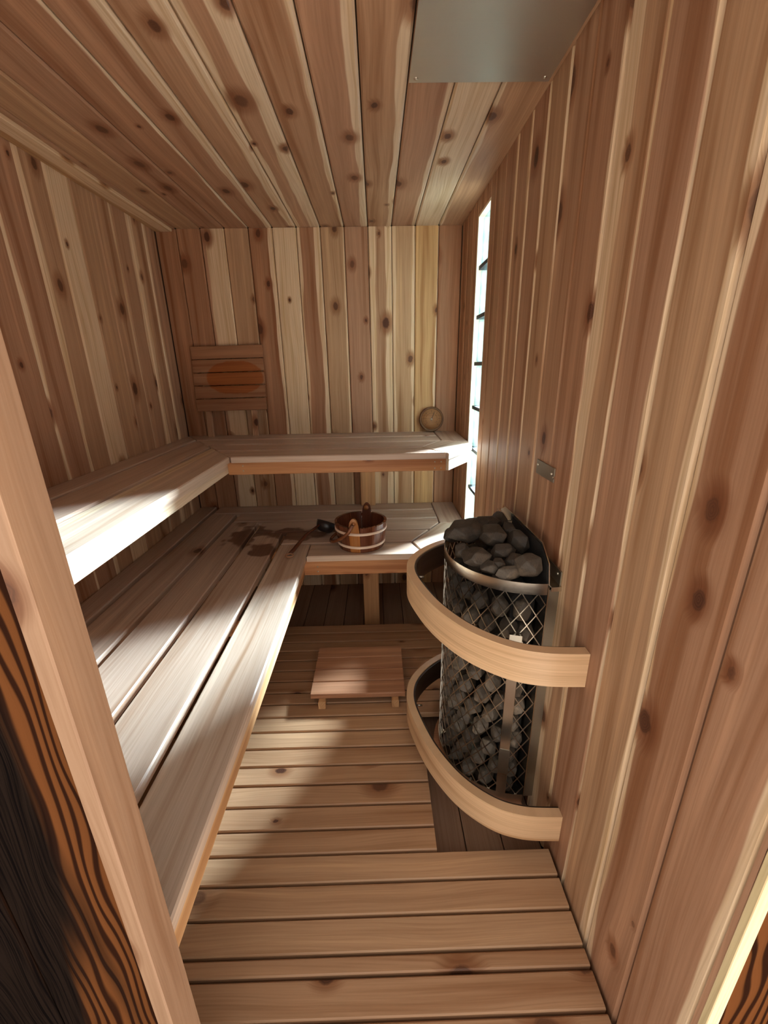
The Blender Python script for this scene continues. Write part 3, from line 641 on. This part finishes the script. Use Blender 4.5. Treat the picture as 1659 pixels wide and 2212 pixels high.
# ---------------------------------------------------------------- heater
HC = V((0.453, 1.243, 0)); HR = 0.238; HZ0, HZ1 = -0.02, 0.790; XP = 0.455
ht = empty('sauna_heater', (0.40, 1.243, ZF), label='half-round sauna heater basket of steel mesh filled with stones by right wall', cat='heater')
def arc(R_, n=40, a0=math.pi/2, a1=3*math.pi/2, xc=None):
    return [(HC.x+R_*math.cos(a0+(a1-a0)*i/n), HC.y+R_*math.sin(a0+(a1-a0)*i/n)) for i in range(n+1)]
def band(name, R0, R1, z0, z1, mat, parent, n=40, path=None, path2=None):
    A = path or arc(R0, n); B = path2 or arc(R1, n); n = len(A)-1
    c = V((sum(p[0] for p in A)/len(A), sum(p[1] for p in A)/len(A), (z0+z1)/2)); bm = bmesh.new(); R = []
    for p, q_ in zip(A, B): R.append([bm.verts.new(V(v)-c) for v in ((p[0], p[1], z0), (p[0], p[1], z1), (q_[0], q_[1], z1), (q_[0], q_[1], z0))])
    uvl = bm.loops.layers.uv.new('UVMap'); L = 0
    for i in range(n):
        seg = math.dist(A[i], A[i+1])
        for j in range(4):
            f = bm.faces.new((R[i][j], R[i][(j+1) % 4], R[i+1][(j+1) % 4], R[i+1][j])); f.smooth = (j in (0, 2))
            for lp, (uu, vv) in zip(f.loops, ((L, j), (L, j+1), (L+seg, j+1), (L+seg, j))):
                vz = {0: -1, 1: 1}.get(vv % 2 if j == 0 else 0, 0)
                lp[uvl].uv = (uu, lp.vert.co.z + (0.1*j))
        L += seg
    bm.faces.new(R[0]); bm.faces.new(R[-1][::-1])
    bmesh.ops.recalc_face_normals(bm, faces=bm.faces)
    for e_ in bm.edges:
        if len(e_.link_faces) == 2 and e_.link_faces[0].normal.dot(e_.link_faces[1].normal) < 0.7: e_.smooth = False
    me = bpy.data.meshes.new(name); bm.to_mesh(me); bm.free()
    return link(name, me, mat, parent, Matrix.Translation(c))
band('rim_band', HR+0.0005, HR+0.0030, HZ1-0.034, HZ1, M_steel, ht)
band('base_band', HR+0.0005, HR+0.0030, HZ0, HZ0+0.03, M_steel, ht)
# expanded-metal mesh: diamonds, one joined part
bm = bmesh.new(); ND, NR = 17, 11; zb, zt = HZ0+0.028, HZ1-0.032; dz = (zt-zb)/NR
def cyl(i2, z): a = math.pi/2+math.pi*i2/(2*ND); return V((HC.x+HR*math.cos(a), HC.y+HR*math.sin(a), z))
def strand(p, q_):
    t = (q_-p).normalized(); m = (p+q_)/2; r_ = V((m.x-HC.x, m.y-HC.y, 0)).normalized(); s = t.cross(r_)*0.0013; r_ = r_*0.0010
    vs = [bm.verts.new(x-V((0.35, 1.243, 0.4))) for x in (p+s+r_, p-s+r_, p-s-r_, p+s-r_, q_+s+r_, q_-s+r_, q_-s-r_, q_+s-r_)]
    for f in ((0, 1, 5, 4), (1, 2, 6, 5), (2, 3, 7, 6), (3, 0, 4, 7)): bm.faces.new([vs[i] for i in f])
for r_ in range(NR):
    for i in range(ND):
        l, m_, rr = 2*i, 2*i+1, 2*i+2; z0, zm, z1 = zb+r_*dz, zb+(r_+.5)*dz, zb+(r_+1)*dz
        strand(cyl(m_, z0), cyl(l, zm)); strand(cyl(m_, z0), cyl(rr, zm)); strand(cyl(l, zm), cyl(m_, z1)); strand(cyl(rr, zm), cyl(m_, z1))
bmesh.ops.recalc_face_normals(bm, faces=bm.faces)
me = bpy.data.meshes.new('wire_mesh'); bm.to_mesh(me); bm.free(); link('wire_mesh', me, M_wire, ht, Matrix.Translation((0.35, 1.243, 0.4)))
# back plate with clipped corners, taller than the rim
def yzplate(name, poly, x0, x1, mat, parent):
    bm = bmesh.new(); c = V(((x0+x1)/2, sum(p[0] for p in poly)/len(poly), sum(p[1] for p in poly)/len(poly)))
    A = [bm.verts.new(V((x0, p[0], p[1]))-c) for p in poly]; B = [bm.verts.new(V((x1, p[0], p[1]))-c) for p in poly]
    bm.faces.new(A); bm.faces.new(B[::-1])
    for i in range(len(poly)): j = (i+1) % len(poly); bm.faces.new((A[i], B[i], B[j], A[j]))
    bmesh.ops.recalc_face_normals(bm, faces=bm.faces)
    me = bpy.data.meshes.new(name); bm.to_mesh(me); bm.free(); return link(name, me, mat, parent, Matrix.Translation(c))
bpl = yzplate('back_plate', [(1.003, HZ0), (1.003, 0.785), (1.018, 0.842), (1.076, 0.880), (1.42, 0.872), (1.47, 0.842), (1.483, 0.785), (1.483, HZ0)], XP, XP+0.003, M_steel, ht)
yzplate('plate_soot', [(1.010, 0.70), (1.010, 0.785), (1.024, 0.838), (1.080, 0.872), (1.335, 0.866), (1.335, 0.70)], XP-0.0022, XP-0.0006, M_dark, bpl)  # dark sheet standing in for soot on the plate's inner face
boxes('top_flange', [(XP-0.016, XP-0.0005, 1.345, 1.475, 0.845, 0.848)], M_steel, bpl)
yzplate('reflection_strip', [(1.345, 0.872), (1.345, 0.846), (1.47, 0.838), (1.47, 0.846), (1.42, 0.872)], XP-0.0035, XP-0.0005, M_screw, bpl)  # bright strip added for the window's reflection on the plate's inner face
boxes('light_blocker', [(XP-0.075, XP-0.005, 1.06, 1.43, HZ0+0.01, 0.72)], M_dark, ht, 0.01)  # dark box added behind the stones to block light, not a heater part
boxes('wall_bracket', [(XP+0.0035, XW-0.0005, 0.992, 1.12, 0.782, 0.785), (XP+0.0035, XW-0.0005, 0.992, 0.995, 0.772, 0.782)], M_steel, ht)
boxes('side_bracket', [(XP+0.0035, XW-0.0005, 1.005, 1.009, 0.0, 0.770)], M_plate, ht)
btb = boxes('bracket_tab', [(XW-0.004, XW-0.0005, 1.00, 1.11, 0.785, 0.825)], M_plate, ht)
for yy in (1.02, 1.09): screw(btb, (XW-0.0045, yy, 0.812), (-1, 0, 0), 0.004)
# base tray and feet
def disc(name, R_, z0, z1, mat, x_=XP):
    pts = [(x_, HC.y+R_)]+[(min(p[0], x_), p[1]) for p in arc(R_, 30)]+[(x_, HC.y-R_)]
    bm = bmesh.new(); A = [bm.verts.new((p[0], p[1], z0)) for p in pts]; B = [bm.verts.new((p[0], p[1], z1)) for p in pts]
    bmesh.ops.remove_doubles(bm, verts=bm.verts, dist=1e-5)
    bm.free()
    pts2 = []
    for p in pts:
        if not pts2 or math.dist(p, pts2[-1]) > 1e-4: pts2.append(p)
    return prism(name, ht, pts2, z0, z1, mat, ch=0)
disc('base_tray', HR-0.002, HZ0-0.012, HZ0-0.0005, M_steel)
disc('lower_base', HR+0.020, ZF+0.0005, HZ0-0.014, M_slat)
# upright sensor strip in front of the mesh
fa = math.radians(253); fdv = V((math.cos(fa), math.sin(fa), 0)); fc = HC+fdv*(HR+0.0065); tg = V((-fdv.y, fdv.x, 0))
fst = board('front_strip', ht, fc+V((0, 0, 0.015)), fc+V((0, 0, 0.600)), fdv, 0.030, 0.003, M_steel, ch=0.0008)
board('strip_cover', fst, fc+fdv*0.0012+V((0, 0, 0.10)), fc+fdv*0.0012+V((0, 0, 0.20)), fdv, 0.033, 0.001, M_plate, ch=0.0003)
board('strip_cap', fst, fc+fdv*0.006+V((0, 0, 0.60)), fc+fdv*0.006+V((0, 0, 0.628)), fdv, 0.036, 0.009, M_screw, ch=0.001)
# guard pegs
GP = [(.4865, .812), (.385, .820), (.30, .852), (.215, .928), (.148, 1.042), (.106, 1.170), (.0905, 1.265), (.103, 1.350), (.145, 1.425), (.215, 1.495), (.30, 1.545), (.385, 1.575), (.4865, 1.585)]
def cr(P, n=6):
    out = []
    for i in range(len(P)-1):
        p0, p1, p2, p3 = P[max(i-1, 0)], P[i], P[i+1], P[min(i+2, len(P)-1)]
        for k in range(n):
            t = k/n
            out.append(tuple(0.5*((2*p1[d])+(-p0[d]+p2[d])*t+(2*p0[d]-5*p1[d]+4*p2[d]-p3[d])*t*t+(-p0[d]+3*p1[d]-3*p2[d]+p3[d])*t**3) for d in (0, 1)))
    out.append(P[-1]); return out
OUT = cr(GP)
def offs(path, d):
    r_ = []
    for i, p in enumerate(path):
        a, b = path[max(i-1, 0)], path[min(i+1, len(path)-1)]; t = V((b[0]-a[0], b[1]-a[1])).normalized()
        q_ = (p[0]+t.y*d, p[1]-t.x*d); r_.append((min(q_[0], 0.4865), q_[1]))
    r_[0] = (0.4865, path[0][1]+abs(d)); r_[-1] = (0.4865, path[-1][1]-abs(d)); return r_
dsg = 1
t_ = offs(OUT, 0.01)
if t_[30][0] < OUT[30][0]: dsg = -1
INN = offs(OUT, dsg*0.026); INN2 = offs(OUT, dsg*0.033)
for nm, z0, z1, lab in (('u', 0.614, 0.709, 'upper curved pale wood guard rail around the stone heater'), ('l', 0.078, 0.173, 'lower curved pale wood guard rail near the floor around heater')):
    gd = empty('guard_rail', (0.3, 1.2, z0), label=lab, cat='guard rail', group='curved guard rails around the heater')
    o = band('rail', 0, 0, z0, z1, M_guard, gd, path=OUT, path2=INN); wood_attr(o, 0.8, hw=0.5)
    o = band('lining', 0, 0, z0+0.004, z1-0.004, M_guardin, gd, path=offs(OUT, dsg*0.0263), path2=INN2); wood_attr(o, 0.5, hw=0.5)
    for (a, zz) in ((178, z1-0.02), (236, z1-0.02)):
        d = V((math.cos(math.radians(a)), math.sin(math.radians(a)), 0)); p = HC+d*(HR+0.004)
        # distance to the inner face
        best = min(INN2, key=lambda q_: (V((q_[0], q_[1], 0))-HC).normalized().dot(d)*-1)
        e_ = V((best[0], best[1], 0)); 
        tube('peg', [e_+V((0, 0, zz)), e_-d*0.022+V((0, 0, zz))], 0.0035, M_screw, gd, 8)

# ---------------------------------------------------------------- stones
def rock_mesh(seed, dims):
    r_ = random.Random(seed); bm = bmesh.new()
    n = r_.randint(15, 20); ga = math.pi*(3-math.sqrt(5))
    for i in range(n):
        zz = 1-2*(i+0.5)/n; rr = math.sqrt(1-zz*zz); a = ga*i+r_.uniform(-0.45, 0.45); q_ = r_.uniform(0.84, 1.0)
        zz = max(-1, min(1, zz+r_.uniform(-0.12, 0.12)))
        bm.verts.new((math.cos(a)*rr*q_*dims[0], math.sin(a)*rr*q_*dims[1], zz*q_*dims[2]))
    r = bmesh.ops.convex_hull(bm, input=list(bm.verts))
    bmesh.ops.delete(bm, geom=[g_ for g_ in r['geom_interior'] if isinstance(g_, bmesh.types.BMVert)], context='VERTS')
    bmesh.ops.dissolve_limit(bm, angle_limit=math.radians(14), verts=list(bm.verts), edges=list(bm.edges))
    bmesh.ops.bevel(bm, geom=list(bm.edges), offset=min(dims)*0.10, segments=2, profile=0.6, affect='EDGES', clamp_overlap=True)
    bmesh.ops.triangulate(bm, faces=[f for f in bm.faces if len(f.verts) > 4])
    bmesh.ops.recalc_face_normals(bm, faces=bm.faces)
    me = bpy.data.meshes.new('stone'); bm.to_mesh(me); bm.free(); me.materials.append(M_stone); return me
def put_stone(me, loc, rot_, tone, label, group):
    o = link('sauna_stone', me, M_stone, None, Matrix.Translation(loc) @ rot_.to_4x4()); o['tone'] = tone
    return meta(o, label=label, cat='stone', group=group)
protos = [rock_mesh(100+i, (0.040, 0.0315, 0.0355)) for i in range(8)]
STL = ('grey sauna stone behind the mesh, lower than the lower guard rail top', 'grey sauna stone behind the mesh, between the two guard rails', 'dark sauna stone behind the mesh, level with or above upper guard rail')
rows = 11; z = HZ0+0.034; r_s = HR-0.0375
for r in range(rows):
    n = 10; 
    for i in range(n):
        a = math.pi/2+math.pi*(i+0.5+(0.25 if r % 2 else -0.25))/n
        rr = r_s+rng.uniform(-0.004, 0.001)
        p = V((HC.x+rr*math.cos(a), HC.y+rr*math.sin(a), z+rng.uniform(-0.003, 0.003)))
        if p.x > XP-0.036: p.x = XP-0.036
        rt3 = Matrix.Rotation(a, 3, 'Z') @ Matrix.Rotation(rng.uniform(-0.35, 0.35), 3, 'X') @ Matrix.Rotation(rng.choice((0, math.pi)), 3, 'Z')
        put_stone(protos[rng.randrange(8)], p, rt3, rng.uniform(0.55, 1.0) if r < 8 else rng.uniform(0.3, 0.75),
                  STL[0 if r < 2 else 1 if r < 7 else 2], 'stones behind the heater mesh')
    z += 0.0668
# the pile on top, each stone its own shape:  x, y, z, (sx, sy, sz), yaw, tone, label
TOP = [
 ((0.292, 1.262, 0.846), (0.066, 0.052, 0.034), 0.3, 0.30, 'large dark slab-like stone at the left end of the pile'),
 ((0.365, 1.215, 0.846), (0.043, 0.052, 0.032), 0.2, 0.35, 'squarish brown stone at the centre of the pile'),
 ((0.296, 1.135, 0.812), (0.046, 0.042, 0.030), -0.4, 0.42, 'stone with a pale base resting inside rim at lower left'),
 ((0.378, 1.142, 0.826), (0.042, 0.026, 0.025), 0.3, 0.34, 'curved stone below the central squarish stone'),
 ((0.404, 1.098, 0.812), (0.033, 0.025, 0.023), 0.0, 0.32, 'small rounded stone in the front middle of the pile'),
 ((0.352, 1.092, 0.808), (0.020, 0.019, 0.018), 0.0, 0.30, 'smallest stone, wedged in the front of the pile'),
 ((0.430, 1.175, 0.843), (0.024, 0.040, 0.033), 0.5, 0.32, 'upright angular stone right of the central stones'),
 ((0.422, 1.052, 0.822), (0.030, 0.040, 0.034), 0.9, 0.62, 'pointed light-faced stone at the right end against the plate'),
 ((0.374, 1.056, 0.800), (0.036, 0.020, 0.022), 0.2, 0.80, 'flat pale grey stone at the front of the rim'),
 ((0.326, 1.092, 0.798), (0.028, 0.022, 0.022), -0.4, 0.40, 'small stone touching the rim band in front'),
 ((0.430, 1.265, 0.842), (0.023, 0.034, 0.028), 0.0, 0.22, 'dark stone behind the upright angular stone'),
 ((0.368, 1.318, 0.848), (0.046, 0.034, 0.028), 0.0, 0.18, 'dark flat stone at the back of the pile'),
 ((0.266, 1.190, 0.808), (0.022, 0.030, 0.026), 0.0, 0.30, 'dark narrow stone at the far left rim'),
 ((0.430, 1.370, 0.838), (0.024, 0.040, 0.030), 0.0, 0.22, 'rearmost stone beside the bright strip on the plate'),
 ((0.345, 1.400, 0.812), (0.045, 0.032, 0.026), 0.3, 0.20, 'low dark stone at the back left of the pile'),
 ((0.262, 1.345, 0.800), (0.036, 0.030, 0.026), 0.6, 0.22, 'stone behind the large slab-like stone'),
]
for i, (p, dm, yaw, tone, lab) in enumerate(TOP):
    put_stone(rock_mesh(300+i, tuple(d*1.22 for d in dm)), V(p)-V((0.010, 0, 0)), Matrix.Rotation(yaw, 3, 'Z') @ Matrix.Rotation(rng.uniform(-0.15, 0.15), 3, 'X'), tone*0.8, lab, 'stones piled on the heater')
# inner filler stones under the pile so that no hole shows
for i, (x, y) in enumerate(((0.31, 1.20), (0.31, 1.28), (0.36, 1.13), (0.36, 1.34), (0.37, 1.24))):
    for zz in (0.76,):
        put_stone(rock_mesh(500+i, (0.036, 0.036, 0.034)), V((x, y, zz)), Matrix.Rotation(i, 3, 'Z'), 0.2, 'dark sauna stone lying under the piled stones in the basket', 'stones under the pile')

# ---------------------------------------------------------------- ceiling heat shield, wall plate
hs = empty('heat_shield', (0.29, 1.1, ZC-0.004), label='square brushed steel heat shield screwed to the ceiling above the heater', cat='heat shield')
shs = boxes('shield_sheet', [(0.105, 0.474, 0.86, 1.412, ZC-0.009, ZC-0.0075)], M_shield, hs, loc=(0.29, 1.13, ZC-0.008))
for (xx, yy) in ((0.122, 1.395), (0.458, 1.395), (0.122, 0.88), (0.458, 0.88)):
    lathe('spacer', [(0, 0), (0.006, 0), (0.006, 0.0072), (0, 0.0072)], M_screw, hs, (xx, yy, ZC-0.0073), (0, 0, 1), 10)
    screw(shs, (xx, yy, ZC-0.0092), (0, 0, -1), 0.006)
wp = empty('wall_plate', (XW-0.002, 1.182, 1.058), label='small dull metal plate screwed to the right wall above the heater', cat='plate')
wpl = yzplate('plate', [(1.118, 1.040), (1.118, 1.050), (1.124, 1.051), (1.124, 1.056), (1.118, 1.057), (1.117, 1.080), (1.247, 1.080), (1.247, 1.038)], XW-0.004, XW-0.0008, M_plate, wp)
screw(wpl, (XW-0.0045, 1.236, 1.066), (-1, 0, 0), 0.004); screw(wpl, (XW-0.0045, 1.132, 1.062), (-1, 0, 0), 0.004)
